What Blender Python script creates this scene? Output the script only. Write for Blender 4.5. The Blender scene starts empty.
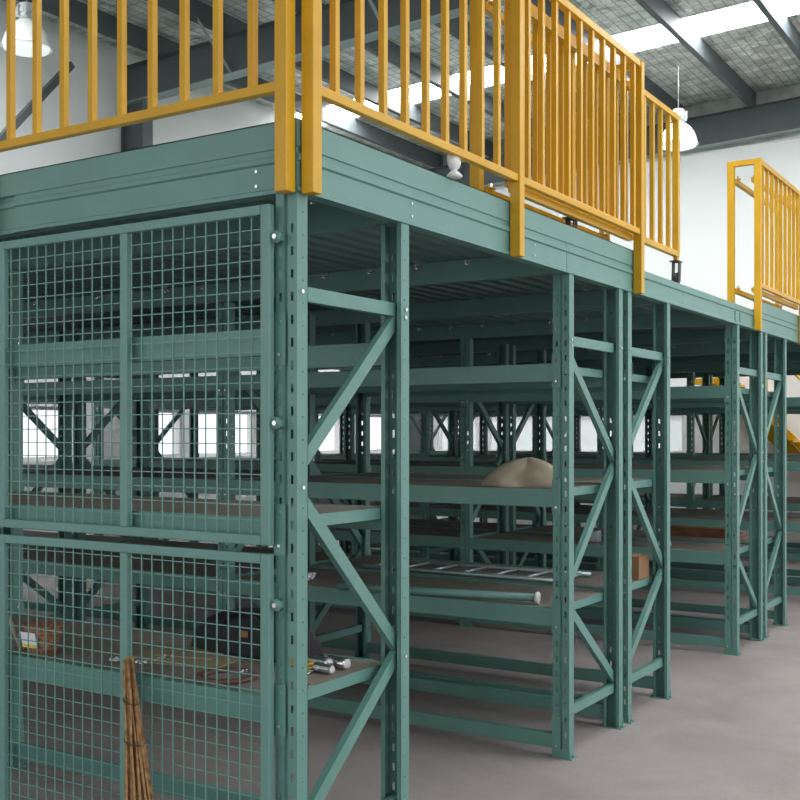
import bpy, math, random
from mathutils import Vector, Matrix
random.seed(7)
col = bpy.context.scene.collection
SC = bpy.context.scene

# ------------------------------------------------------------------ materials
def mat(name, color, rough=0.5, metal=0.0, var=0.0, scale=8.0, bump=0.0, color2=None, spec=0.5, bscale=None, lo=.35, hi=.65):
    m = bpy.data.materials.new(name); m.use_nodes = True
    nt = m.node_tree; b = nt.nodes['Principled BSDF']
    b.inputs['Roughness'].default_value = rough; b.inputs['Metallic'].default_value = metal
    b.inputs['Specular IOR Level'].default_value = spec
    c = (*color, 1)
    b.inputs['Base Color'].default_value = c
    tc = nt.nodes.new('ShaderNodeTexCoord')
    if var > 0 or color2:
        n = nt.nodes.new('ShaderNodeTexNoise'); n.inputs['Scale'].default_value = scale; n.inputs['Detail'].default_value = 6
        nt.links.new(tc.outputs['Object'], n.inputs['Vector'])
        r = nt.nodes.new('ShaderNodeValToRGB')
        r.color_ramp.elements[0].position = lo; r.color_ramp.elements[1].position = hi
        c2 = color2 if color2 else tuple(x * (1 - var) for x in color)
        r.color_ramp.elements[0].color = (*c2, 1); r.color_ramp.elements[1].color = c
        nt.links.new(n.outputs['Fac'], r.inputs['Fac']); nt.links.new(r.outputs['Color'], b.inputs['Base Color'])
    if bump > 0:
        n2 = nt.nodes.new('ShaderNodeTexNoise'); n2.inputs['Scale'].default_value = bscale or scale * 4
        bp = nt.nodes.new('ShaderNodeBump'); bp.inputs['Strength'].default_value = bump
        nt.links.new(tc.outputs['Object'], n2.inputs['Vector'])
        nt.links.new(n2.outputs['Fac'], bp.inputs['Height']); nt.links.new(bp.outputs['Normal'], b.inputs['Normal'])
    return m
def emis(name, color, s):
    m = bpy.data.materials.new(name); m.use_nodes = True
    b = m.node_tree.nodes['Principled BSDF']; b.inputs['Base Color'].default_value = (*color, 1)
    b.inputs['Emission Color'].default_value = (*color, 1); b.inputs['Emission Strength'].default_value = s
    return m
GREEN = mat('green_paint', (.118, .262, .228), .38, 0, .10, 5)
GREEN2 = mat('green_paint_deck', (.138, .285, .255), .42, 0, .08, 4)
MESHG = mat('green_paint_mesh', (.145, .305, .27), .42)
YEL = mat('yellow_paint', (.64, .35, .009), .38, 0, .10, 6)
STEEL = mat('zinc_bolt', (.75, .76, .78), .25, .9)
PANEL = mat('dusty_shelf_top', (.235, .205, .175), .75, 0, .22, 3.5)
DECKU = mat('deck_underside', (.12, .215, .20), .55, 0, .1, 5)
FLOOR = None
WALL = mat('white_wall', (.75, .75, .74), .85, 0, .04, .6)
DARKST = mat('dark_roof_steel', (.085, .10, .105), .6, 0, .1, 3)
GREYFL = mat('grey_steel_flange', (.26, .30, .30), .55)
CORD = mat('grey_cord', (.35, .35, .35), .6)
WHITE = mat('white_enamel', (.70, .71, .70), .3)
BLACK = mat('black_fabric', (.012, .012, .014), .7, 0, .3, 30, .3)
RUBBER = mat('black_rubber', (.02, .02, .02), .5)
WICKER = mat('brown_wicker', (.36, .19, .11), .8, 0, 0, 60, .9, (.16, .07, .04))
TWIG = mat('dry_twig', (.42, .24, .10), .75, 0, 0, 40, .4, (.20, .10, .04))
TWINE = mat('dark_twine', (.06, .035, .02), .8)
LABELW = mat('white_paper', (.78, .80, .85), .6)
LABELY = mat('yellow_paper', (.75, .58, .08), .6)
RUST = mat('rusty_red_tape', (.15, .07, .05), .6, 0, .3, 20)
CARD = mat('brown_cardboard', (.27, .15, .075), .85, 0, .12, 10)
CARDY = mat('tan_cardboard', (.33, .27, .17), .85, 0, .12, 10)
ROPEY = mat('yellow_rope', (.50, .33, .05), .8)
SACK = mat('beige_sackcloth', (.42, .36, .27), .85, 0, .22, 9, .5)
PLANK = mat('red_brown_wood', (.24, .105, .05), .75, 0, .35, 9)
CHROME = mat('bright_zinc', (.85, .87, .9), .18, .95)
SILVER = mat('silver_wrap', (.70, .74, .80), .3, .5)
ALU = mat('pale_metal_bar', (.45, .55, .55), .35, .6)
REDP = mat('red_plastic', (.55, .04, .03), .4)

def floor_mat():
    m = bpy.data.materials.new('concrete_floor'); m.use_nodes = True; nt = m.node_tree; b = nt.nodes['Principled BSDF']
    tc = nt.nodes.new('ShaderNodeTexCoord')
    n = nt.nodes.new('ShaderNodeTexNoise'); n.inputs['Scale'].default_value = 1.3; n.inputs['Detail'].default_value = 9; n.inputs['Roughness'].default_value = .65
    n.inputs['Distortion'].default_value = .6
    r = nt.nodes.new('ShaderNodeValToRGB')
    r.color_ramp.elements[0].position = .3; r.color_ramp.elements[0].color = (.255, .222, .218, 1)
    r.color_ramp.elements[1].position = .72; r.color_ramp.elements[1].color = (.37, .33, .318, 1)
    n2 = nt.nodes.new('ShaderNodeTexNoise'); n2.inputs['Scale'].default_value = 90
    mx = nt.nodes.new('ShaderNodeMixRGB'); mx.blend_type = 'OVERLAY'; mx.inputs[0].default_value = .18
    nt.links.new(tc.outputs['Object'], n.inputs['Vector']); nt.links.new(tc.outputs['Object'], n2.inputs['Vector'])
    nt.links.new(n.outputs['Fac'], r.inputs['Fac']); nt.links.new(r.outputs['Color'], mx.inputs[1]); nt.links.new(n2.outputs['Fac'], mx.inputs[2])
    nt.links.new(mx.outputs['Color'], b.inputs['Base Color']); b.inputs['Roughness'].default_value = .55
    b.inputs['Specular IOR Level'].default_value = .35
    return m
FLOOR = floor_mat()

def foil_mat():
    m = bpy.data.materials.new('foil_insulation'); m.use_nodes = True; nt = m.node_tree; b = nt.nodes['Principled BSDF']
    tc = nt.nodes.new('ShaderNodeTexCoord'); L = nt.links.new
    n = nt.nodes.new('ShaderNodeTexNoise'); n.inputs['Scale'].default_value = 4.2; n.inputs['Detail'].default_value = 4
    L(tc.outputs['Object'], n.inputs['Vector'])
    r = nt.nodes.new('ShaderNodeValToRGB'); r.color_ramp.elements[0].position = .35; r.color_ramp.elements[1].position = .68
    r.color_ramp.elements[0].color = (.48, .475, .44, 1); r.color_ramp.elements[1].color = (.90, .89, .84, 1)
    L(n.outputs['Fac'], r.inputs['Fac'])
    br = nt.nodes.new('ShaderNodeTexBrick'); br.offset = 0; br.squash = 1
    br.inputs['Scale'].default_value = 1.0; br.inputs['Brick Width'].default_value = .24; br.inputs['Row Height'].default_value = .12
    br.inputs['Mortar Size'].default_value = .012; br.inputs['Mortar Smooth'].default_value = .4
    br.inputs['Color1'].default_value = (1, 1, 1, 1); br.inputs['Color2'].default_value = (.9, .9, .9, 1); br.inputs['Mortar'].default_value = (.42, .43, .42, 1)
    L(tc.outputs['Object'], br.inputs['Vector'])
    mx = nt.nodes.new('ShaderNodeMixRGB'); mx.blend_type = 'MULTIPLY'; mx.inputs[0].default_value = .85
    L(r.outputs['Color'], mx.inputs[1]); L(br.outputs['Color'], mx.inputs[2]); L(mx.outputs['Color'], b.inputs['Base Color'])
    bp = nt.nodes.new('ShaderNodeBump'); bp.inputs['Strength'].default_value = .8; bp.inputs['Distance'].default_value = .14
    L(n.outputs['Fac'], bp.inputs['Height']); L(bp.outputs['Normal'], b.inputs['Normal'])
    b.inputs['Roughness'].default_value = .38; b.inputs['Metallic'].default_value = .25
    return m
FOIL = foil_mat(); FOILV = mat('foil_end', (.50, .51, .48), .45, .2, .3, 5)
def pane_mat(name, mixf, c):
    m = bpy.data.materials.new(name); m.use_nodes = True; nt = m.node_tree
    for n in list(nt.nodes): nt.nodes.remove(n)
    o = nt.nodes.new('ShaderNodeOutputMaterial'); t = nt.nodes.new('ShaderNodeBsdfTransparent'); d = nt.nodes.new('ShaderNodeBsdfPrincipled')
    d.inputs['Base Color'].default_value = (*c, 1); d.inputs['Roughness'].default_value = .1
    x = nt.nodes.new('ShaderNodeMixShader'); x.inputs[0].default_value = mixf
    nt.links.new(t.outputs[0], x.inputs[1]); nt.links.new(d.outputs[0], x.inputs[2]); nt.links.new(x.outputs[0], o.inputs[0])
    return m
GLASS = pane_mat('clear_pane', .08, (.8, .85, .85))
FROST = pane_mat('frosted_pane', .5, (.75, .80, .80))
SKYL = emis('skylight_sheet', (.97, .99, 1.0), 24)
LAMPG = emis('lamp_glass', (.9, .95, .92), .55)

# ------------------------------------------------------------------ mesh builder
class MB:
    def __init__(s): s.v = []; s.f = []; s.mi = []; s.sm = []
    def add(s, vs, fs, mi=0, smooth=False):
        o = len(s.v); s.v += [tuple(p) for p in vs]
        for f in fs: s.f.append(tuple(i + o for i in f)); s.mi.append(mi); s.sm.append(smooth)
        return s
    def box(s, x0, y0, z0, x1, y1, z1, mi=0):
        if x0 > x1: x0, x1 = x1, x0
        if y0 > y1: y0, y1 = y1, y0
        if z0 > z1: z0, z1 = z1, z0
        v = [(x0,y0,z0),(x1,y0,z0),(x1,y1,z0),(x0,y1,z0),(x0,y0,z1),(x1,y0,z1),(x1,y1,z1),(x0,y1,z1)]
        return s.add(v, [(0,3,2,1),(4,5,6,7),(0,1,5,4),(1,2,6,5),(2,3,7,6),(3,0,4,7)], mi)
    def obox(s, c, ax, ay, az, mi=0):        # oriented box: centre and three half-axis vectors
        c = Vector(c); ax, ay, az = Vector(ax), Vector(ay), Vector(az)
        v = [c - ax - ay - az, c + ax - ay - az, c + ax + ay - az, c - ax + ay - az, c - ax - ay + az, c + ax - ay + az, c + ax + ay + az, c - ax + ay + az]
        return s.add(v, [(0,3,2,1),(4,5,6,7),(0,1,5,4),(1,2,6,5),(2,3,7,6),(3,0,4,7)], mi)
    def bar(s, a, b, w, h, up=(0,0,1), mi=0):
        a, b = Vector(a), Vector(b); d = (b - a); L = d.length; d.normalize(); u = Vector(up)
        sd = d.cross(u).normalized(); u = sd.cross(d).normalized()
        return s.obox((a + b) / 2, d * L / 2, sd * w / 2, u * h / 2, mi)
    def chan(s, a, b, w, h, t=.003, side=(0,1,0), mi=0):   # C channel: web across w, lips of depth h along `side`
        a, b = Vector(a), Vector(b); d = (b - a).normalized(); n = Vector(side).normalized(); u = n.cross(d).normalized(); L = (b - a).length
        c = (a + b) / 2
        s.obox(c, d * L / 2, u * w / 2, n * t / 2, mi)
        for k in (-1, 1):
            s.obox(c + u * k * (w / 2 - t / 2) + n * h / 2, d * L / 2, u * t / 2, n * h / 2, mi)
            s.obox(c + u * k * (w / 2 - .006) + n * (h - t / 2), d * L / 2, u * .006, n * t / 2, mi)
        return s
    def tube(s, pts, r, n=8, mi=0, cap=True, smooth=True):
        pts = [Vector(p) for p in pts]; rr = r if isinstance(r, (list, tuple)) else [r] * len(pts)
        rings = []; ref = None
        for i, p in enumerate(pts):
            d = (pts[min(i + 1, len(pts) - 1)] - pts[max(i - 1, 0)]).normalized()
            if ref is None:
                ref = Vector((0,0,1)) if abs(d.z) < .9 else Vector((1,0,0))
            a = d.cross(ref).normalized(); bb = a.cross(d).normalized(); ref = bb
            rings.append([p + (a * math.cos(2*math.pi*k/n) + bb * math.sin(2*math.pi*k/n)) * rr[i] for k in range(n)])
        vs = [q for R in rings for q in R]; fs = []
        for i in range(len(pts) - 1):
            for k in range(n):
                fs.append((i*n + k, i*n + (k+1) % n, (i+1)*n + (k+1) % n, (i+1)*n + k))
        if cap: fs += [tuple(range(n))[::-1], tuple((len(pts)-1)*n + k for k in range(n))]
        return s.add(vs, fs, mi, smooth)
    def lathe(s, c, prof, n=24, mi=0, axis='z', smooth=True):
        vs = []; fs = []
        for (r, z) in prof:
            for k in range(n):
                a = 2*math.pi*k/n; x, y = r*math.cos(a), r*math.sin(a)
                p = {'z': (x, y, z), 'x': (z, x, y), 'y': (x, z, y)}[axis]
                vs.append((c[0]+p[0], c[1]+p[1], c[2]+p[2]))
        for i in range(len(prof)-1):
            for k in range(n): fs.append((i*n+k, i*n+(k+1) % n, (i+1)*n+(k+1) % n, (i+1)*n+k))
        return s.add(vs, fs, mi, smooth)
    def prism(s, poly, axis, a, b, mi=0):     # closed 2-D polygon extruded along axis ('x': poly is (y,z); 'y': poly is (x,z))
        n = len(poly)
        P = (lambda q, t: (t, q[0], q[1])) if axis == 'x' else (lambda q, t: (q[0], t, q[1]))
        vs = [P(q, a) for q in poly] + [P(q, b) for q in poly]
        fs = [(i, (i+1) % n, n + (i+1) % n, n + i) for i in range(n)] + [tuple(range(n))[::-1], tuple(range(n, 2*n))]
        return s.add(vs, fs, mi)
    def mesh(s, name, mats):
        me = bpy.data.meshes.new(name); me.from_pydata(s.v, [], s.f)
        for m in (mats if isinstance(mats, (list, tuple)) else [mats]): me.materials.append(m)
        for p, i, k in zip(me.polygons, s.mi, s.sm): p.material_index = i; p.use_smooth = k
        me.update(); return me
    def build(s, name, mats, parent=None, loc=None, bev=0):
        return link(s.mesh(name, mats), name, parent, loc, bev)
def link(me, name, parent=None, loc=None, bev=0):
    o = bpy.data.objects.new(name, me); col.objects.link(o)
    if parent is not None: o.parent = parent
    if loc is not None: o.location = loc
    if bev: md = o.modifiers.new('Bevel', 'BEVEL'); md.width = bev; md.segments = 2; md.limit_method = 'ANGLE'
    return o
def fixn(me):
    import bmesh
    bm = bmesh.new(); bm.from_mesh(me); bmesh.ops.recalc_face_normals(bm, faces=bm.faces); bm.to_mesh(me); bm.free()
def tag(o, label=None, cat=None, group=None, kind=None):
    if label: o['label'] = label
    if cat: o['category'] = cat
    if group: o['group'] = group
    if kind: o['kind'] = kind
    return o
def thing(name, label, cat, loc=(0,0,0), rz=0, group=None):
    o = bpy.data.objects.new(name, None); col.objects.link(o); o.location = loc; o.rotation_euler = (0,0,rz); o.empty_display_size = .1
    return tag(o, label, cat, group)

# ------------------------------------------------------------------ upright post (perforated open section)
ZF = -.045; PH = 2.405; FW = .09; FD = .06; T = .0025
def post_mesh(name, sx):
    """web with two slot columns at x=0, sides going to x=sx*FD, open towards the frame inside"""
    b = MB(); z0 = ZF + .006
    X = lambda a: a * sx
    pitch = .0762; hh = .030; hw = .011
    def strip(y0, y1, x=0):
        b.box(X(x), y0, z0, X(x + T), y1, PH)
    cols = (.0205, .0695)
    def holed(yc):
        zp = z0; k = 0
        while True:
            zc = .075 + k * pitch
            if zc + hh/2 > PH - .03: break
            b.box(X(0), yc - hw/2, zp, X(T), yc + hw/2, zc - hh/2); zp = zc + hh/2; k += 1
        b.box(X(0), yc - hw/2, zp, X(T), yc + hw/2, PH)
    strip(0, cols[0]-hw/2); holed(cols[0]); strip(cols[0]+hw/2, .036)
    strip(.054, cols[1]-hw/2); holed(cols[1]); strip(cols[1]+hw/2, FW)
    # central stiffening groove
    strip(.0385, .0515, .009)
    b.obox((X(.0055), .0365, (z0+PH)/2), (0.0058*sx, .0020, 0), (-.0012, .0009*sx, 0), (0,0,(PH-z0)/2))
    b.obox((X(.0055), .0535, (z0+PH)/2), (0.0058*sx, -.0020, 0), (.0012, .0009*sx, 0), (0,0,(PH-z0)/2))
    # sides with small round holes near the back edge
    for yy in (0, FW - T):
        b.box(X(T), yy, z0, X(.030), yy + T, PH)
        b.box(X(.0345), yy, z0, X(FD), yy + T, PH)
        zp = z0; k = 0
        while True:
            zc = .055 + k * pitch
            if zc > PH - .03: break
            b.box(X(.030), yy, zp, X(.0345), yy + T, zc - .0035); zp = zc + .0035; k += 1
        b.box(X(.030), yy, zp, X(.0345), yy + T, PH)
    for ya, yb in ((0, .017), (FW - .017, FW)):
        b.box(X(FD - T), ya, z0, X(FD), yb, PH)
    return b.mesh(name, GREEN)
POSTL = post_mesh('upright_post', 1); POSTR = post_mesh('upright_post', -1)
fp = MB(); fp.box(-.005, -.017, 0, .068, .107, .006); fp.box(-.004, -.004, .006, .004, .094, .05)
for yy in (-.011, .101): fp.lathe((.03, yy, .006), [(0,.012),(.008,.012),(.008,0)], 8)
FOOTL = fp.mesh('foot_plate', GREEN)
fp = MB(); fp.box(.005, -.017, 0, -.068, .107, .006); fp.box(.004, -.004, .006, -.004, .094, .05)
for yy in (-.011, .101): fp.lathe((-.03, yy, .006), [(0,.012),(.008,.012),(.008,0)], 8)
FOOTR = fp.mesh('foot_plate', GREEN)
def bolt_mb(b, p, n, r=.008, h=.007, mi=1):
    p = Vector(p); n = Vector(n).normalized()
    b.tube([p, p + n*h], r, 6, mi, smooth=False)

def brace_meshes(depth, start_far):
    out = []
    yc = .045; xa, xb = .030, depth - .030
    def H(z):
        b = MB(); b.chan((xa - .012, yc - .014, z), (xb + .012, yc - .014, z), .050, .030, side=(0,1,0))
        for x in (xa - .004, xb + .004): bolt_mb(b, (x, -.0002, z), (0,-1,0), .0075, .006)
        return b
    nodes = [2.045, 1.44, .765, .205]
    out.append(('horizontal_brace', H(2.075)))
    out.append(('horizontal_brace', H(.18)))
    far = start_far
    for i in range(3):
        a = (xb if far else xa, yc - .012, nodes[i] - (.0 if i == 0 else .02)); c = (xa if far else xb, yc - .012, nodes[i+1] + .02)
        b = MB(); b.chan(a, c, .050, .026, side=(0,1,0))
        bolt_mb(b, (a[0], -.0002, a[2]), (0,-1,0), .0075, .006)
        out.append(('diagonal_brace', b)); far = not far
    return [(n, b.mesh(n, [GREEN, STEEL])) for n, b in out]

P = 2.25
# shelf beam meshes (long axis y, clear span P-FW)
def beam_mesh(sx, z0, z1, low):
    b = MB(); y0, y1 = FW + .001, P - .001; X = lambda a: a*sx
    if low:
        poly = [(X(.002), z0), (X(.042), z0), (X(.042), z1), (X(.002), z1)]
    else:
        poly = [(X(.002), z0), (X(.044), z0), (X(.044), z1 - .022), (X(.024), z1 - .022), (X(.024), z1), (X(.002), z1)]
    b.prism(poly, 'y', y0, y1)
    for ye, d in ((FW, -1), (P, 1)):      # end connector plates hooked on the post face
        ya, yb = (ye + .001, ye - .043) if d < 0 else (ye - .001, ye + .043)
        zb, zt = (z0 - .035, z1 + .05) if not low else (max(z0 - .02, -.03), z1 + .09)
        b.box(X(-.0045), ya, zb, X(-.0005), yb, zt)
        b.box(X(-.0045), ya, zb, X(.044), ya + (.003 if d < 0 else -.003), zt)
        bolt_mb(b, (X(-.0045), (ya+yb)/2, zb + .035), (-sx,0,0), .0065, .007)
        b.lathe((X(-.0045), (ya+yb)/2, zt - .03), [(0,-.001*sx),(.008,-.001*sx),(.009,0)], 8, 0, 'x')
    me = b.mesh('shelf_beam', [GREEN, STEEL]); fixn(me); return me
LV = [(.62, .71), (1.225, 1.315), (1.865, 1.955)]
def panel_mesh(depth, zt):
    b = MB(); x0, x1 = .026, depth - .026; n = 6; y0, y1 = FW + .004, P - .004; w = (y1 - y0)/n
    for i in range(n):
        ya, yb = y0 + i*w + .001, y0 + (i+1)*w - .001
        b.box(x0, ya, zt - .020, x1, yb, zt - .0015, 0)
        b.add([(x0+.004, ya+.002, zt-.001), (x1-.004, ya+.002, zt-.001), (x1-.004, yb-.002, zt-.001), (x0+.004, yb-.002, zt-.001)], [(0,1,2,3)], 1)
        b.box(x0+.02, ya, zt - .045, x1-.02, ya + .002, zt - .02, 0); b.box(x0+.02, yb-.002, zt - .045, x1-.02, yb, zt - .02, 0)
    return b.mesh('shelf_panel', [GREEN, PANEL])
BEAMS = {}
for sx in (1, -1):
    BEAMS[sx, 0] = beam_mesh(sx, .002, .074, True)
    for i, (a, c) in enumerate(LV): BEAMS[sx, i+1] = beam_mesh(sx, a, c, False)
PAN = {}; BR = {}
def rack(x0, x1, bays, start_far, label, group='rows of green storage racks under the deck'):
    d = round(x1 - x0, 3)
    root = thing('storage_rack', label, 'storage rack', (x0, 0, 0), 0, group)
    if (d, start_far) not in BR: BR[d, start_far] = brace_meshes(d, start_far)
    for k in range(bays + 1):
        y = k * P
        for me, ft, x in ((POSTL, FOOTL, 0), (POSTR, FOOTR, d)):
            p = link(me, 'upright_post', root, (x, y, 0)); link(ft, 'foot_plate', p, (0, 0, ZF))
        for n, me in BR[d, start_far]: link(me, n, root, (0, y, 0))
    for k in range(bays):
        for lv in range(4):
            for sx, x in ((1, 0), (-1, d)): link(BEAMS[sx, lv], 'shelf_beam', root, (x, k*P, 0))
            if lv and not (lv == 3 and x0 == 0):      # the near rack carries no panels on its top level
                key = (d, lv)
                if key not in PAN: PAN[key] = panel_mesh(d, LV[lv-1][1])
                link(PAN[key], 'shelf_panel', root, (0, k*P, 0))
    return root
RX = [(0, .705, 2, True, 'green storage rack at the near corner, standing behind the two mesh doors'),
      (2.235, 2.975, 3, False, 'green storage rack across the first aisle, carrying the beige sack'),
      (3.06, 3.79, 3, True, 'green storage rack with a cardboard box, back to back with the sack rack'),
      (5.31, 6.045, 3, False, 'green storage rack beyond the second aisle, front of the second pair'),
      (6.13, 6.845, 3, True, 'green storage rack holding the red-brown planks, back row of the second pair'),
      (8.35, 9.10, 3, False, 'green storage rack just beyond the second pair, its end post outside the picture'),
      (9.16, 9.91, 3, True, 'green storage rack deep inside, back row of the third pair'),
      (11.45, 12.2, 3, False, 'green storage rack near the far wall, front row of the last pair'),
      (12.26, 13.0, 3, True, 'green storage rack farthest away, closest to the far wall windows')]
for r in RX: rack(*r)

# ------------------------------------------------------------------ mezzanine deck
dk = thing('mezzanine_deck', 'green steel mezzanine deck carried by the racks, with channel edge beams', 'mezzanine', (0,0,0))
XE, YE = 13.05, 6.86
def edge_profile():   # outward is negative first coordinate
    return [(.0, 2.406), (-.006, 2.406), (-.006, 2.420), (.0, 2.424), (.0, 2.506), (-.005, 2.509), (-.008, 2.512), (-.008, 2.528), (.003, 2.533), (.003, 2.556),
            (.05, 2.556), (.05, 2.406)]
def edge_along_x(x0, x1):
    b = MB(); b.prism(edge_profile(), 'x', x0, x1)
    x = x0 + .72
    while x < x1 - .1:
        for z in (2.44, 2.49): bolt_mb(b, (x, .0, z), (0,-1,0), .006, .006)
        x += 1.1
    me = b.mesh('edge_beam', [GREEN2, STEEL]); fixn(me); return link(me, 'edge_beam', dk)
for a, c in ((0, 2.2), (2.204, 5.268), (5.272, 8.3), (8.304, XE)): edge_along_x(a, c)
def edge_along_y(y0, y1, inset=0):
    b = MB(); b.prism([(p[0] + inset, p[1]) for p in edge_profile()], 'y', y0, y1)
    for z in (2.44, 2.49): bolt_mb(b, (inset, y0 + .12, z), (-1,0,0), .006, .006)
    me = b.mesh('edge_beam', [GREEN2, STEEL]); fixn(me); return link(me, 'edge_beam', dk)
edge_along_y(.051, 1.425); edge_along_y(1.429, 4.5, .012)
edge_along_y(4.504, YE, .012)
jb = MB()
for x in (5.27, 5.40, 8.302): jb.box(x-.03, -.006, 2.43, x+.03, -.0005, 2.50); bolt_mb(jb, (x-.012,-.006,2.48), (0,-1,0), .006, .006)
jb.build('joint_plate', [GREEN2, STEEL], dk)
def toe(a, c, axis):
    b = MB()
    if axis == 'x': b.box(a, -.002, 2.5562, c, .002, 2.648); b.box(a, -.002, 2.644, c, .028, 2.648); b.box(a, .004, 2.5565, c, .03, 2.562)
    else: b.box(-.002, a, 2.5562, .002, c, 2.648); b.box(-.002, a, 2.644, .028, c, 2.648); b.box(.004, a, 2.5565, .03, c, 2.562)
    return b.build('toe_board', GREEN2, dk)
toe(-.002, 3.30, 'x'); toe(5.78, XE, 'x'); toe(.003, 1.50, 'y'); toe(1.504, YE, 'y')
# corrugated deck sheets (ribs along x)
def corr(x0, x1, y0, y1, zb=2.522, h=.032, pitch=.12):
    b = MB(); prof = []; y = y0
    while y < y1 - 1e-6:
        for dy, z in ((0, h), (.035, h), (.05, 0), (.105, 0)):
            if y + dy <= y1: prof.append((y + dy, zb + z))
        y += pitch
    prof.append((y1, zb + h))
    vs = [(x, p[0], p[1] + dz) for dz in (0, .0015) for x in (x0, x1) for p in prof]; n = len(prof)
    fs = [(i, i+1, n+i+1, n+i) for i in range(n-1)] + [(2*n+i, 3*n+i, 3*n+i+1, 2*n+i+1) for i in range(n-1)]
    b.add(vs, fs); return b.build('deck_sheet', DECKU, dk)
xs = [.052, .685, 2.2, 3.8, 5.28, 6.83, 8.35, 9.91, 11.45, XE]
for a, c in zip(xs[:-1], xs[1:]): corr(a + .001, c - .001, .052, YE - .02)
# cross beams on the aisle sides with clips
for x, fx in ((.685, 1), (2.2, -1), (3.80, 1), (5.28, -1), (6.83, 1), (8.35, -1), (9.91, 1), (11.45, -1), (12.98, 1)):
    b = MB(); w = .05
    xa, xb = (x - w, x) if fx > 0 else (x, x + w)
    b.box(xa, .052, 2.407, xb, YE - .02, 2.5195)
    cb = b.build('cross_beam', GREEN2, dk)
    xf = xb if fx > 0 else xa; y = .25
    c = MB(); c.box(0, -.02, 2.495, fx * .006, .02, 2.519); c.box(fx*.006, -.006, 2.500, fx*.03, .006, 2.512)
    c.lathe((fx*.018, 0, 2.486), [(0, 0), (.009, 0), (.009, .014), (0, .014)], 8, 0)
    me = c.mesh('deck_clip', STEEL); n_c = 0
    while y < 4.6 and x < 9 and fx < 0:
        link(me, 'deck_clip', cb, (xf, y, 0)); y += .31
# ------------------------------------------------------------------ railings
RB, RT = 2.75, 3.705
def sq(b, x, y, z0, z1, w=.05): b.box(x, y, z0, x + w, y + w, z1)
def baluster(parent, x, y, z0, z1, w=.025):
    b = MB(); b.box(x - w/2, y - w/2, z0, x + w/2, y + w/2, z1); return b.build('baluster', YEL, parent)
def railing_post(parent, x, y, z0, z1, bolts=None):
    b = MB(); sq(b, x, y, z0, z1)
    if bolts == 'y':
        for z in (2.44, 2.49): bolt_mb(b, (x - .001, y + .025, z), (-1,0,0), .006, .005)
    if bolts == 'x':
        for z in (2.44, 2.49): bolt_mb(b, (x + .025, y + .051, z), (0,1,0), .006, .006)
    return b.build('railing_post', [YEL, STEEL], parent, bev=.003)
yo = -.099     # outer railing plane: tube from yo to yo+.05, bolted to the beam lip
yo = -.058
# front (mesh side) railing
fr = thing('guard_railing', 'yellow guard railing above the mesh doors, running left from the corner', 'railing')
for y in (0.0, 1.53, 3.05): railing_post(fr, -.058, y, 2.398, RT + .02, 'x' if False else None)
b = MB(); b.box(-.058+.008, .05, RB - .018, -.058+.042, 3.05, RB + .016); b.build('bottom_rail', YEL, fr, bev=.003)
b = MB(); b.box(-.058+.005, .05, RT - .02, -.058+.045, 3.05, RT + .02); b.build('top_rail', YEL, fr, bev=.003)
for k in range(19):
    y = .162 + k * .1553
    if abs(y - 1.555) < .05 or y > 3.03: continue
    baluster(fr, -.033, y, RB + .016, RT - .02)
b = MB()
for z in (2.44, 2.49): bolt_mb(b, (-.001, .062, z), (-1,0,0), .006, .006)
b.build('fixing_bolt', STEEL, fr)
# side railing up to the gate opening
sr = thing('guard_railing', 'yellow guard railing on the long deck edge, from the corner to the sliding gate opening', 'railing')
for x in (.012, 1.555, 3.12): railing_post(sr, x, yo, 2.398 , RT + .02)
for a, c in ((.062, 1.555), (1.605, 3.12)):
    b = MB(); b.box(a, yo + .008, RB - .018, c, yo + .042, RB + .016); b.build('bottom_rail', YEL, sr, bev=.003)
    b = MB(); b.box(a, yo + .005, RT - .02, c, yo + .045, RT + .02); b.build('top_rail', YEL, sr, bev=.003)
for k in range(20):
    x = .168 + k * .1515
    if abs(x - 1.56) < .05 or x > 3.05: continue
    baluster(sr, x, yo + .025, RB + .016, RT - .02)
def guide_set(parent, xa, xb, yi):
    """inner posts, short ties and guide rails that hold the sliding gate"""
    for x in (xa, xb): railing_post(parent, x, yi, 2.557, RT + .02)
    for x in (xa, xb):
        b = MB(); b.box(x + .005, yo + .05, RT - .02, x + .045, yi, RT + .02); b.build('tie_bar', YEL, parent)
    for z in (2.70, 3.56):
        b = MB(); b.box(xa + .05, yi - .012, z, xb, yi + .02, z + .035)
        for x in (xa + .09, xb - .05): b.box(x - .02, yi - .03, z + .035, x + .02, yi + .02, z + .041); bolt_mb(b, (x, yi - .012, z + .041), (0,0,1), .011, .02)
        b.build('guide_rail', [YEL, STEEL], parent)
        b = MB(); b.box(xa + .05, yo + .055, z, xb, yo + .085, z + .035)
        for x in (xa + .09, xb - .05): bolt_mb(b, (x, yo + .07, z + .035), (0,0,1), .011, .02)
        b.build('guide_rail', [YEL, STEEL], parent)
guide_set(sr, 1.555, 3.12, .15)
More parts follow.
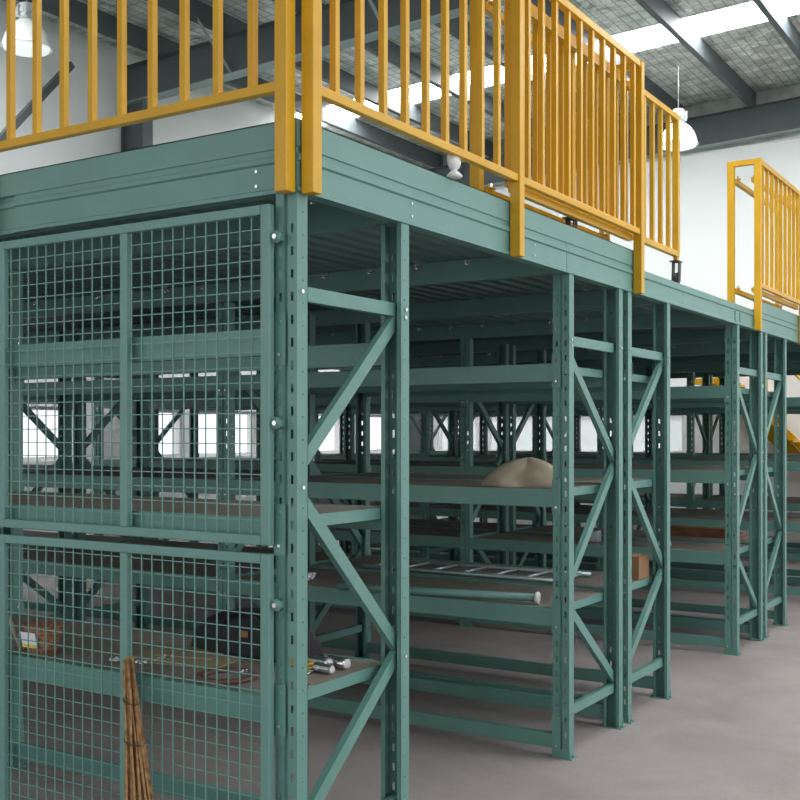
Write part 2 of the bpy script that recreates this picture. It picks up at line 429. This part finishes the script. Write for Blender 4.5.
# sliding gate
G0, G1, GY = 1.66, 4.09, .055
gt = thing('sliding_gate', 'yellow sliding gate on castors, pushed half open behind the guard railing', 'gate')
GB, GT = 2.762, 3.64
for x in (G0, 2.36, G1 - .04):
    b = MB(); b.box(x, GY - .02, GB, x + .04, GY + .02, GT); b.build('gate_post', YEL, gt, bev=.003)
b = MB(); b.box(G0, GY - .017, GB - .02, G1, GY + .017, GB + .014); b.build('bottom_rail', YEL, gt)
b = MB(); b.box(G0, GY - .0205, GT - .02, G1, GY + .0205, GT + .014); b.build('top_rail', YEL, gt)
k = 0; x = G0 + .15
while x < G1 - .1:
    if not (2.33 < x < 2.43): baluster(gt, x, GY, GB + .014, GT - .02)
    x += .1505
def castor(parent, x, y, zt, zb):
    b = MB(); r = .042
    b.box(x - .018, y - .012, zt - .012, x + .018, y + .012, zt + .016, 1)
    b.box(x - .045, y - .03, zt - .018, x + .045, y + .03, zt - .012, 0)
    for s in (-1, 1): b.obox((x + .006, y + s*.02, (zt + zb + r)/2 - .012), (.024,0,0), (0,.003,0), (.008,0,(zt-zb-r)/2 + .004), 0)
    f = b.build('castor_fork', [RUBBER, YEL], parent)
    w = MB(); w.lathe((x + .012, y, zb + r), [(.008,-.013),(r-.004,-.013),(r,-.009),(r,.009),(r-.004,.013),(.008,.013)], 20, 0, 'y'); w.build('castor_wheel', RUBBER, f)
for x in (2.38, G1 - .02): castor(gt, x, GY, GB - .036, 2.5575)
# railing right of the opening
rr = thing('guard_railing', 'yellow guard railing beyond the gate opening, against the white wall at right', 'railing')
for x in (5.75, 7.27, 8.79): railing_post(rr, x, yo, 2.398, RT + .02)
for a, c in ((5.80, 7.27), (7.32, 8.79)):
    b = MB(); b.box(a, yo + .008, RB - .018, c, yo + .042, RB + .016); b.build('bottom_rail', YEL, rr, bev=.003)
    b = MB(); b.box(a, yo + .005, RT - .02, c, yo + .045, RT + .02); b.build('top_rail', YEL, rr, bev=.003)
for k in range(20):
    x = 5.90 + k * .1515
    if abs(x - 7.295) < .05 or x > 8.74: continue
    baluster(rr, x, yo + .025, RB + .016, RT - .02)
guide_set(rr, 5.75, 7.27, .15)

# ------------------------------------------------------------------ mesh doors
def mesh_door(name, label, z0, z1, lugs, x=-.0305, y0=.082, y1=1.474, pitch=.0515):
    root = thing(name, label, 'mesh door', (0,0,0), 0, 'mesh doors on the rack front')
    w = .040
    f = MB(); f.box(x - .0135, y0, z0, x + .0135, y0 + w, z1); f.box(x - .0135, y1 - w, z0, x + .0135, y1, z1)
    f.box(x - .0135, y0 + w, z0, x + .0135, y1 - w, z0 + .034); f.box(x - .0135, y0 + w, z1 - .034, x + .0135, y1 - w, z1)
    f.build('door_frame', GREEN2, root, bev=.004)
    m = MB(); m.box(x - .0135, .748, z0 + .034, x + .0135, .784, z1 - .034); m.build('middle_stile', GREEN2, root, bev=.003)
    r = .0018; g = MB(); yy = y0 + w + .045
    while yy < y1 - w - .005:
        if not (.745 < yy < .787): g.box(x - r - .003, yy - r, z0 + .030, x + r - .003, yy + r, z1 - .030)
        yy += pitch
    zz = z0 + .034 + .048
    while zz < z1 - .04:
        g.box(x + r - .003, y0 + w - .004, zz - r, x + 3*r - .003, y1 - w + .004, zz + r); zz += pitch
    g.build('wire_mesh', MESHG, root)
    for z in lugs:
        l = MB(); l.box(x - .004, .052, z - .018, x + .002, y0 + .006, z + .018); l.tube([(x - .005, .064, z), (x + .003, .064, z)], .021, 12)
        l.box(x + .002, .052, z - .012, -.001, .072, z + .012)
        bolt_mb(l, (x - .005, .063, z), (-1,0,0), .009, .008)
        l.build('fixing_lug', [GREEN2, STEEL], root)
    return root
mesh_door('mesh_door', 'green wire mesh door panel, upper one of the two at the left', 1.226, 2.366, (2.255, 1.635))
mesh_door('mesh_door', 'green wire mesh door panel, lower one with the twig bundle leaning on it', .035, 1.198, (1.03, .30))

# ------------------------------------------------------------------ things on and by the racks
def twigs():
    root = thing('twig_bundle', 'bundle of dry brown twigs tied with twine, leaning on the lower mesh door', 'broom', (-.24, .44, ZF))
    ox, oy = -.24, .44
    b = MB(); random.seed(3)
    top = Vector((-.064, .718, .775)); bot = Vector((-.24, .44, .004 + ZF))
    for i in range(26):
        a = random.random()*6.28; q = math.sqrt(random.random())
        t = top + Vector((0, 0, random.uniform(-.06, .02))); o1 = Vector((math.cos(a)*.6, math.sin(a), 0)) * q * .021
        o2 = Vector((math.cos(a), math.sin(a)*1.0, 0)) * q * .085
        pts = []
        for k in range(7):
            s = k/6; p = t.lerp(Vector((bot.x, bot.y, ZF + .008)), s) + o1.lerp(o2, s**1.3) + Vector((random.uniform(-1,1), random.uniform(-1,1), 0))*.003
            p.x = min(p.x, -.054); pts.append((p.x - ox, p.y - oy, p.z - ZF))
        b.tube(pts, [.0045 + .0015*math.sin(k*2+i) + .002*k/6 for k in range(7)], 5)
    b.build('twig', TWIG, root)['kind'] = 'stuff'
    for s, r in ((.16, .028), (.32, .034), (.62, .052)):
        c = top.lerp(bot, s); t = MB(); pts = []
        for k in range(17):
            a = k/16*6.2832; pts.append((min(c.x + math.cos(a)*r, -.053) - ox, c.y + math.sin(a)*r - oy, c.z - ZF + .01*math.sin(a)))
        t.tube(pts, .003, 5); t.build('twine', TWINE, root)
twigs()
Z1 = .7105
def basket():
    root = thing('basket', 'small brown woven basket with a white and yellow label, behind the lower mesh door', 'basket', (.075, 1.345, Z1))
    b = MB(); prof = [(0,.001),(.052,.001),(.060,.03),(.070,.08),(.078,.12),(.072,.122),(.066,.09),(.05,.02),(0,.015)]
    n = 20; vs = []; fs = []
    for (r, z) in prof:
        for k in range(n):
            a = 2*math.pi*k/n; w = 1 + .05*math.sin(k*math.pi) + .03*random.uniform(-1,1)
            vs.append((r*.85*math.cos(a)*w, r*1.15*math.sin(a)*w, z + random.uniform(-.003,.003)*(z > .03)))
    for i in range(len(prof)-1):
        for k in range(n): fs.append((i*n+k, i*n+(k+1)%n, (i+1)*n+(k+1)%n, (i+1)*n+k))
    b.add(vs, fs, 0, True)
    for z, r in ((.03,.062),(.06,.068),(.09,.074),(.12,.079)):
        b.tube([(r*.85*math.cos(a), r*1.15*math.sin(a), z) for a in [6.2832*k/20 for k in range(21)]], .004, 5)
    b.build('basket_body', WICKER, root)
    l = MB(); l.obox((-.066, .005, .068), (.0015,0,0), (0,.042,0), (-.006,0,.030), 0); l.obox((-.0665, .005, .043), (.0018,0,0), (0,.036,0), (-.001,0,.006), 1)
    l.build('paper_label', [LABELW, LABELY], root)
    return root
basket()
b = MB(); b.tube([(0,0,0),( -.01,.02,.05),(-.02,.045,.11),(-.035,.075,.17),(-.04,.08,.20)], [.010,.009,.010,.009,.014], 7); b.tube([(-.035,.075,.17),(-.045,.05,.195),(-.04,.03,.19)], [.008,.01,.006], 6)
tag(b.build('stick', SACK, None, (.075, 1.47, Z1)), 'crooked pale stick standing beside the woven basket', 'stick')
def fastener(loc, s, label, grp=None, seed=0):
    random.seed(seed); b = MB()
    for k in range(5):
        a = random.random()*6.28; d = Vector((math.cos(a), math.sin(a), 0)); c = Vector((random.uniform(-1,1)*s, random.uniform(-1,1)*s, .0085))
        b.tube([c, c + d*.03], .004, 6, smooth=False); b.tube([c, c - d*.006], .0085, 6, smooth=False)
        b.lathe((c.x + .012, c.y - .012, 0), [(.005,0),(.010,0),(.010,.007),(.005,.007),(.005,0)], 6)
    return tag(b.build('loose_bolts', CHROME, None, loc), label, 'bolts', grp, 'stuff')
fastener((.13, .99, Z1), .022, 'little heap of shiny bolts left of the twig bundle top', seed=1)
fastener((.13, .90, Z1), .026, 'little heap of shiny bolts right of the middle stile', seed=2)
fastener((.27, .86, Z1), .026, 'scattered shiny nuts farther back on the bottom shelf', seed=5)
fastener((.24, .43, Z1), .008, 'single bright bolt lying behind the rusty red ring', seed=9)
fastener((.17, .105, Z1), .018, 'small bolts at the corner post, in front of the shiny tins', seed=11)
b = MB(); b.lathe((0,0,0), [(.085,0),(.112,0),(.115,.007),(.112,.014),(.085,.014),(.082,.007),(.085,0)], 40)
tag(b.build('tape_ring', RUST, None, (.150, .435, Z1)), 'flat rusty red ring lying on the shelf behind the mesh', 'ring')
b = MB(); b.obox((0,0,.003), (.15,.03,0), (-.04,.21,0), (0,0,.003)); b.obox((.05,.02,.009), (.09,.02,0), (-.03,.12,0), (0,0,.003))
tag(b.build('cardboard_sheet', CARDY, None, (.34, .80, Z1)), 'flat tan cardboard sheet lying in front of the black bag', 'cardboard')
b = MB(); pts = []
for k in range(60):
    a = k*.42; r = .035 + .012*math.sin(k*.7); pts.append((r*math.cos(a)*.8, r*1.5*math.sin(a), .012 + k*.0003))
b.tube(pts, .0055, 6)
tag(b.build('rope_coil', ROPEY, None, (.40, .30, Z1)), 'small coil of yellow rope beside the black bag', 'rope')
def lump(name, label, cat, loc, sx, sy, sz, m, seed, rz=0, exp=.7, rough=.08, sag=0):
    random.seed(seed); n, mm = 28, 14; vs = []; ph = [random.uniform(0,6.28) for _ in range(8)]
    for i in range(mm+1):
        t = i/mm; el = t*math.pi/2
        for k in range(n):
            a = 2*math.pi*k/n
            w = 1 + rough*(math.sin(3*a+ph[0]) + .6*math.sin(5*a+ph[1]+t*3) + .5*math.sin(9*a+ph[2]))
            r = math.cos(el)**exp*w if i < mm else 0
            z = math.sin(el)*(1 + sag*math.sin(2*a+ph[3])*math.cos(el)) + rough*.35*math.sin(7*a+ph[4]+t*6)*math.cos(el)*(t > 0)
            vs.append((r*sx*math.cos(a), r*sy*math.sin(a), max(0, z*sz)))
    fs = [(i*n+k, i*n+(k+1)%n, (i+1)*n+(k+1)%n, (i+1)*n+k) for i in range(mm) for k in range(n)] + [tuple(range(n))[::-1]]
    b = MB(); b.add(vs, fs, 0, True)
    if name is None: return b
    o = b.build(name, m, None, loc); o.rotation_euler = (0,0,rz); return tag(o, label, cat)
bag = thing('duffel_bag', 'limp black fabric bag on the shelf behind the corner post', 'bag', (.535, .615, Z1))
lump(None, '', '', 0, .11, .33, .17, BLACK, 4, exp=.45, rough=.06, sag=.25).build('bag_body', BLACK, bag)
b = MB(); b.tube([(-.08,.12,.10),(-.10,.08,.16),(-.105,0,.19),(-.10,-.08,.165),(-.08,-.12,.10)], .007, 6); b.build('bag_strap', BLACK, bag)
b = MB(); b.obox((-.105,-.02,.10),(.003,0,0),(0,.02,0),(0,0,.012)); b.build('zip_tag', CARD, bag)
for i, (x, y, r, l, rz, lab) in enumerate(((.45, .245, .024, .055, .3, 'shiny metal tin on its side, left one beside the corner post'),
                                  (.50, .190, .022, .05, .2, 'shiny metal tin on its side, farthest right on the bottom shelf'),
                                  (.40, .185, .018, .045, .25, 'shiny metal tin on its side, nearest of the three tins'))):
    b = MB(); b.lathe((0,0,r), [(0,-l),(r*.8,-l),(r,-l+.006),(r,-l*.3),(r*.93,-l*.25),(r*.93,l*.25),(r,l*.3),(r,l-.006),(r*.8,l),(0,l)], 20, 0, 'x', False)
    o = b.build('metal_tin', CHROME, None, (x, y, Z1)); o.rotation_euler = (0,0,rz + 1.2); tag(o, lab, 'tin', 'shiny tins at the corner post')
fastener((.36, .24, Z1), .02, 'shiny bolts spilled beside the three metal tins', seed=21)
# first aisle rack: wrapped item, frame, tube, sack
Z2 = 1.3155
b = MB(); random.seed(2)
for k in range(6): b.tube([(-.03 + k*.012, -.16, .015 + .012*(k % 3)), (-.03 + k*.012, .14 + .02*(k%2), .015 + .012*((k+1) % 3))], .011, 8)
o = b.build('wrapped_rods', SILVER, None, (2.42, 2.13 - .22, Z1)); tag(o, 'bundle of silver wrapped rods on the rack behind the mesh doors', 'rods')
fl = thing('ladder_frame', 'long ladder-like pale metal frame lying on the shelf under the sack', 'metal frame', (3.29, 1.12, Z1))
b = MB()
for x in (-.19, .19): b.tube([(x, -.72, .016), (x, .72, .016)], .014, 8)
b.build('side_rail', ALU, fl)
for k in range(7):
    b = MB(); y = -.66 + k*.22; b.tube([(-.177, y, .016), (.177, y, .016)], .010, 8); b.build('rung', ALU, fl)
tb = thing('capped_tube', 'green tube with a round white end cap, lying just behind the shelf edge', 'tube', (2.315, .30, Z1), math.radians(97))
b = MB(); b.tube([(-.085,0,.033), (1.1,0,.022)], .021, 18); b.build('tube_body', GREEN2, tb)
b = MB(); b.lathe((-.085,0,.033), [(0,-.006),(.030,-.006),(.0325,-.003),(.0325,.010),(.0210,.012)], 20, 0, 'x'); b.build('end_cap', WHITE, tb)
sk = thing('sack', 'crumpled beige cloth sack on the waist-high shelf across the aisle', 'sack', (2.45, .335, Z2))
lump(None, '', '', 0, .17, .24, .15, SACK, 8, exp=2.4, rough=.14, sag=.3).build('sack_body', SACK, sk)
b = MB(); b.add([(-.03,.12,.04),(.03,.13,.045),(.05,.21,.012),(-.02,.23,.06),(-.05,.19,.02),(0,.17,.07)], [(0,1,5),(1,2,5),(2,3,5),(3,4,5),(4,0,5),(0,4,3,2,1)]); b.build('sack_neck', SACK, sk)
b = MB(); b.box(-.09,-.05,0,.09,.05,.14); b.box(-.0905,-.012,.139,.0905,.012,.1405, 1)
tag(b.build('cardboard_box', [CARD, CARDY], None, (3.60, .150, Z1), bev=.002), 'brown cardboard box on the front end of the second rack', 'box')
for k, (z, dy, lab) in enumerate(((0, 0, 'red-brown wooden plank, lower one of the pair on the far rack'), (.0375, .05, 'red-brown wooden plank, upper one of the pair on the far rack'))):
    b = MB(); b.box(-.10,-.30,0,.10,.30,.037)
    tag(b.build('wooden_plank', PLANK, None, (6.55, .60 + dy, Z1 + z)), lab, 'plank', 'planks on the far rack')
b = MB(); b.box(-.04,-.05,0,.04,.05,.09)
tag(b.build('white_carton', ALU, None, (5.6, 1.25, Z1), bev=.004), 'tiny pale carton in the dark middle of the second pair of racks', 'box')
tag(lump('plastic_sheet', '', '', (5.6, .75, Z1), .12, .16, .05, ALU, 12), 'pale crumpled plastic sheet beside the tiny carton', 'plastic sheet')
# small white lamp fitting at the toe board
lf = thing('small_floodlight', 'small round white light fitting clipped on the deck edge under the railing', 'light', (1.03, -.017, 2.649))
b = MB(); b.lathe((0,0,0), [(0,0),(.028,0),(.034,.006),(.022,.02),(.012,.028),(.012,.04),(0,.04)], 16); b.build('fitting_base', WHITE, lf)
b = MB(); b.lathe((0,0,.068), [(0,-.022),(.018,-.020),(.034,-.012),(.042,.004),(.040,.012),(0,.014)], 20, 0, 'y'); b.build('lamp_head', WHITE, lf)

# ------------------------------------------------------------------ building
XG, YW = 14.15, 8.35
roofz = lambda y: 6.60 + .04 * (6.74 - y)
b = MB(); b.box(-14, -14, ZF - .2, 16, 10, ZF); tag(b.build('floor', FLOOR), 'grey mottled concrete warehouse floor', 'floor', None, 'structure')
def wall_with_holes(name, axis, c, t, a0, a1, z1f, holes, hz0, hz1):
    b = MB(); prev = a0
    def bx(p, q, z0, z1):
        if axis == 'y': b.box(p, c, z0, q, c + t, z1)
        else: b.box(c, p, z0, c + t, q, z1)
    top = z1f
    bx(a0, a1, ZF, hz0); bx(a0, a1, hz1, top)
    for h0, h1 in holes: bx(prev, h0, hz0, hz1); prev = h1
    bx(prev, a1, hz0, hz1)
    return tag(b.build(name, WALL), None, 'wall', None, 'structure')
SZ, HZ = 1.27, 1.92
lw = [(2.0, 3.9), (4.15, 6.45), (7.50, 8.30), (8.50, 9.85), (10.05, 11.25), (11.40, 12.10), (12.45, 13.65)]
gw = [(-1.6, 1.0), (3.25, 5.10), (5.35, 6.75), (6.95, 7.75)]
tag(wall_with_holes('wall_left', 'y', YW, .2, -8, XG + .2, 7.2, lw, SZ, HZ), 'white side wall at the left with a row of low windows')
gy = [h for h in gw if h[0] > 0]
b = MB()
w2 = wall_with_holes('wall_back', 'x', XG, .2, -7, YW - .001, 7.2, [h for h in gw if h[0] > 0], SZ, HZ)
tag(w2, 'white gable wall at the far end of the hall')
n = 0
for ax, lst, pm in (('y', lw, GLASS), ('x', gy, FROST)):
    for h0, h1 in lst:
        n += 1
        r = bpy.data.objects.new('window_%d' % n, None); col.objects.link(r); tag(r, None, None, None, 'structure')
        f = MB(); t = .045
        def bx(b, p, q, z0, z1, d0, d1):
            if ax == 'y': b.box(p, YW + d0, z0, q, YW + d1, z1)
            else: b.box(XG + d0, p, z0, XG + d1, q, z1)
        bx(f, h0, h1, SZ, SZ + t, .05, .11); bx(f, h0, h1, HZ - t, HZ, .05, .11); bx(f, h0, h0 + t, SZ + t, HZ - t, .05, .11); bx(f, h1 - t, h1, SZ + t, HZ - t, .05, .11)
        f.build('window_frame', WHITE, r)
        g = MB(); bx(g, h0 + t, h1 - t, SZ + t, HZ - t, .075, .081); g.build('window_pane', pm, r)
        s = MB(); bx(s, h0 - .05, h1 + .05, SZ - .045, SZ - .001, -.07, .05); s.build('window_sill', WHITE, r)
# gable wall upper part follows the roof: cap strip
b = MB(); b.box(-4.75, -7, ZF, -4.55, -2.4, 7.3); b.box(-4.75, -2.4, 4.7, -4.55, 7.4, 7.3); b.box(-4.75, 7.4, ZF, -4.55, YW - .001, 7.3); tag(b.build('wall_right', WALL), 'white gable wall behind the viewer with an open loading doorway', 'wall', None, 'structure')  # unseen wall added to cut light from behind; opening shaped to let some in
b = MB(); y0, y1 = -4.9, YW - .3; xc = XG - .012
b.add([(xc, y0, 6.0), (xc, y1, 6.0), (xc, y1, roofz(y1) - .003), (xc, y0, roofz(y0) - .003), (XG - .002, y0, 6.0), (XG - .002, y1, 6.0), (XG - .002, y1, roofz(y1) - .003), (XG - .002, y0, roofz(y0) - .003)], [(0,3,2,1),(4,5,6,7),(0,1,5,4),(1,2,6,5),(2,3,7,6),(3,0,4,7)])
tag(b.build('trim_1', FOILV), 'foil lining turned down behind the far rafter', 'trim', None, 'structure')
# roof insulation with a skylight strip
b = MB(); vs = []; strips = [(-4.5, 3.1), (3.8, 10.62), (11.36, XG - .001)]
for a, c in strips:
    y0, y1 = -5, YW - .001
    v = [(a,y0,roofz(y0)),(c,y0,roofz(y0)),(c,y1,roofz(y1)),(a,y1,roofz(y1))]
    v += [(p[0],p[1],p[2]+.06) for p in v]
    b.add(v, [(0,1,2,3)[::-1],(4,5,6,7),(0,1,5,4),(1,2,6,5),(2,3,7,6),(3,0,4,7)])
tag(b.build('ceiling', FOIL), 'silver foil insulated roof lining held by wire netting', 'ceiling', None, 'structure')
for i, (a, c) in enumerate(((3.1, 3.8), (10.62, 11.36))):  # the near strip is unseen, added for more light from above
    b = MB(); y0, y1 = -5, YW - .001
    v = [(a,y0,roofz(y0)+.02),(c,y0,roofz(y0)+.02),(c,y1,roofz(y1)+.02),(a,y1,roofz(y1)+.02)]
    v += [(p[0],p[1],p[2]+.01) for p in v]
    b.add(v, [(0,1,2,3)[::-1],(4,5,6,7),(0,1,5,4),(1,2,6,5),(2,3,7,6),(3,0,4,7)])
    tag(b.build('skylight', SKYL), ['bright skylight strip above the near rack corner, out of the picture', 'bright white skylight strip crossing the roof above the sliding gate'][i], 'skylight')
# purlins (Z section along x)
PD = .24
for k in range(19):
    y = 1.0 + (k - 12) * 1.10 + .03
    if y > YW: break
    if y < -4.9: continue
    z = roofz(y); b = MB(); x0, x1 = -4.4, XG - .001
    b.box(x0, y - .004, z - PD, x1, y + .004, z - .004)
    b.box(x0, y, z - PD, x1, y + .075, z - PD + .005)
    b.box(x0, y + .070, z - PD, x1, y + .075, z - PD + .022)
    tag(b.build('roof_purlin', DARKST), 'dark grey steel purlin running lengthwise under the foil roof', 'roof purlin', 'parallel roof purlins')
# portal rafters with columns
def rafter(x, label, lab2, yc, col_=True):
    r = thing('roof_rafter', label, 'rafter', (x, yc, 5.8)); y0, y1 = -4.9, YW - .02
    f = lambda y: roofz(y) - PD - .003
    def slab(b, d0, d1, w, mi=0):
        v = []
        for xx in (-w/2, w/2):
            v += [(xx, y0 - yc, f(y0) - d0 - 5.8), (xx, y1 - yc, f(y1) - d0 - 5.8), (xx, y1 - yc, f(y1) - d1 - 5.8), (xx, y0 - yc, f(y0) - d1 - 5.8)]
        b.add(v, [(0,1,2,3),(4,7,6,5),(0,4,5,1),(1,5,6,2),(2,6,7,3),(3,7,4,0)], mi)
    b = MB(); slab(b, 0, .012, .16); slab(b, .012, .468, .012); b.build('rafter_web', DARKST, r)
    b = MB(); slab(b, .468, .482, .18); b.build('bottom_flange', GREYFL, r)
    for k in (range(9, 19, 2) if x < 10 else ()):
        y = 1.0 + (k - 12) * 1.10 + .03
        if y > YW - .6: continue
        b = MB()
        for s in (-1,):
            b.bar((0.02*s, y - yc, f(y) - .44 - 5.8), (.62*s, y - yc, roofz(y) - PD + .03 - 5.8), .04, .005)
        b.build('fly_brace', GREYFL, r)
    if col_:
        c = thing('steel_column', lab2, 'column', (x, YW - .23, ZF)); zt = f(YW - .23) - .49 - ZF
        b = MB(); b.box(-.09, -.19, 0, .09, -.178, zt); b.box(-.09, .178, 0, .09, .19, zt); b.box(-.006, -.178, 0, .006, .178, zt)
        b.build('column_shaft', DARKST, c); b = MB(); b.box(-.14, -.215, 0, .14, .215, .02); b.build('base_plate', DARKST, c)
rafter(7.19, 'dark grey rafter beam crossing above the railing, with a light bottom flange', 'dark grey wall column under the nearer rafter', 4.0)
rafter(XG - .11, 'dark grey rafter beam along the top of the far gable wall', 'dark grey corner column at the far gable wall', 4.0)
# wind brace seen over the deck edge at left
b = MB(); b.bar((.72, YW - .25, ZF + .03), (6.1, YW - .25, 6.0), .08, .08)
tag(b.build('diagonal_strut', DARKST), 'dark diagonal bracing strut against the left wall above the deck', 'strut')

# pendant high-bay lamps
def pendant(x, y, zr, R, ztop, label):
    r = thing('pendant_lamp', label, 'lamp', (x, y, zr), 0, 'pendant lamps under the roof')
    b = MB(); prof = [(R*1.02, -.012), (R*1.06, -.008), (R*1.05, .0), (R, .01), (R*.97, R*.22), (R*.84, R*.6), (R*.62, R*.92), (R*.36, R*1.12), (R*.24, R*1.2), (R*.2, R*1.2), (R*.34, R*1.08), (R*.6, R*.88), (R*.81, R*.58), (R*.94, R*.2), (R*.97, .006), (R*1.02, -.012)]
    b.lathe((0,0,0), prof, 40); b.build('lamp_shade', WHITE, r)
    b = MB(); b.lathe((0,0,0), [(R*.96,.004),(R*.9,-.03),(R*.6,-.055),(0,-.065)], 32); b.build('lamp_lens', LAMPG, r)
    b = MB(); h = R*1.18; b.lathe((0,0,h), [(0,0),(R*.3,0),(R*.34,.02),(R*.34,.06),(R*.4,.065),(R*.4,.10),(R*.36,.105),(R*.36,.16),(R*.25,.18),(0,.185)], 12, smooth=False)
    for k in range(8):
        a = k*math.pi/4; b.obox((math.cos(a)*R*.4, math.sin(a)*R*.4, h + .08), (math.cos(a)*R*.08, math.sin(a)*R*.08, 0), (-math.sin(a)*.006, math.cos(a)*.006, 0), (0,0,.055))
    b.build('ballast_housing', mat('cast_grey', (.45,.48,.48), .45, .3), r)
    b = MB(); b.tube([(0,0,h+.185), (0,0,ztop - zr)], .006, 6); b.build('suspension_cord', CORD, r)
pendant(11.75, 2.55, 5.52, .255, 6.6, 'white dome pendant lamp on a long cord above the gate end, at right')
pendant(5.05, 7.6, 5.80, .255, 6.5, 'white dome pendant lamp behind the left railing, top left corner')

# ------------------------------------------------------------------ stair at the far end
st = thing('steel_stair', 'yellow steel stair with handrail beyond the racks, at the far right', 'stair', (13.3, .27, 0))
for x in (.06, .70):
    b = MB(); b.bar((x, 2.25, 2.42), (x, -.15, .05 + ZF), .03, .20); b.build('stringer', YEL, st)
for k in range(11):
    s = (k + .7)/11.4; b = MB(); yy = 2.25 - 2.4*s; zz = 2.5 - 2.37*s - .04; b.box(.076, yy - .11, zz - .015, .684, yy + .11, zz + .015); b.build('tread', YEL, st)
b = MB(); b.box(-.02, 2.25, 2.33, .74, 2.62, 2.41); b.build('landing', YEL, st)
for x in (.06, .70):
    b = MB(); b.tube([(x, 2.25, 3.58), (x, -.1, 1.23)], .02, 8); b.tube([(x, 2.6, 3.58), (x, 2.25, 3.58)], .02, 8); b.build('handrail', YEL, st)
    for yy, zz in ((2.55, 2.38), (2.2, 2.38), (1.5, 1.72), (.8, 1.03), (.1, .34)):
        b = MB(); b.tube([(x, yy, zz), (x, yy, min(3.58, 3.58 - (2.25 - yy)*1.0))], .018, 8); b.build('handrail_post', YEL, st)

# ------------------------------------------------------------------ world, camera, light
w = bpy.data.worlds.new('overcast_sky'); SC.world = w; w.use_nodes = True
bg = w.node_tree.nodes['Background']; bg.inputs[0].default_value = (.96, .985, 1.0, 1); bg.inputs[1].default_value = 1.35
sun = bpy.data.lights.new('day_sun', 'SUN'); sun.energy = .35; sun.angle = math.radians(40); sun.color = (1, .97, .92)
so = bpy.data.objects.new('day_sun', sun); col.objects.link(so)
so.rotation_euler = Vector((.05, .85, -.45)).to_track_quat('-Z', 'Y').to_euler()
cam = bpy.data.cameras.new('camera'); co = bpy.data.objects.new('camera', cam); col.objects.link(co)
co.location = (-2.9027, -2.2395, 1.602)
co.rotation_euler = Vector((.8453, .5344, 0)).to_track_quat('-Z', 'Y').to_euler()
cam.sensor_width = 36; cam.lens = 36 * 1100 / 800; cam.shift_y = 33 / 800; cam.clip_start = .05; cam.clip_end = 200
SC.camera = co
SC.view_settings.view_transform = 'Standard'; SC.view_settings.look = 'None'; SC.view_settings.gamma = 1; SC.view_settings.exposure = .16
SC.view_settings.use_curve_mapping = False
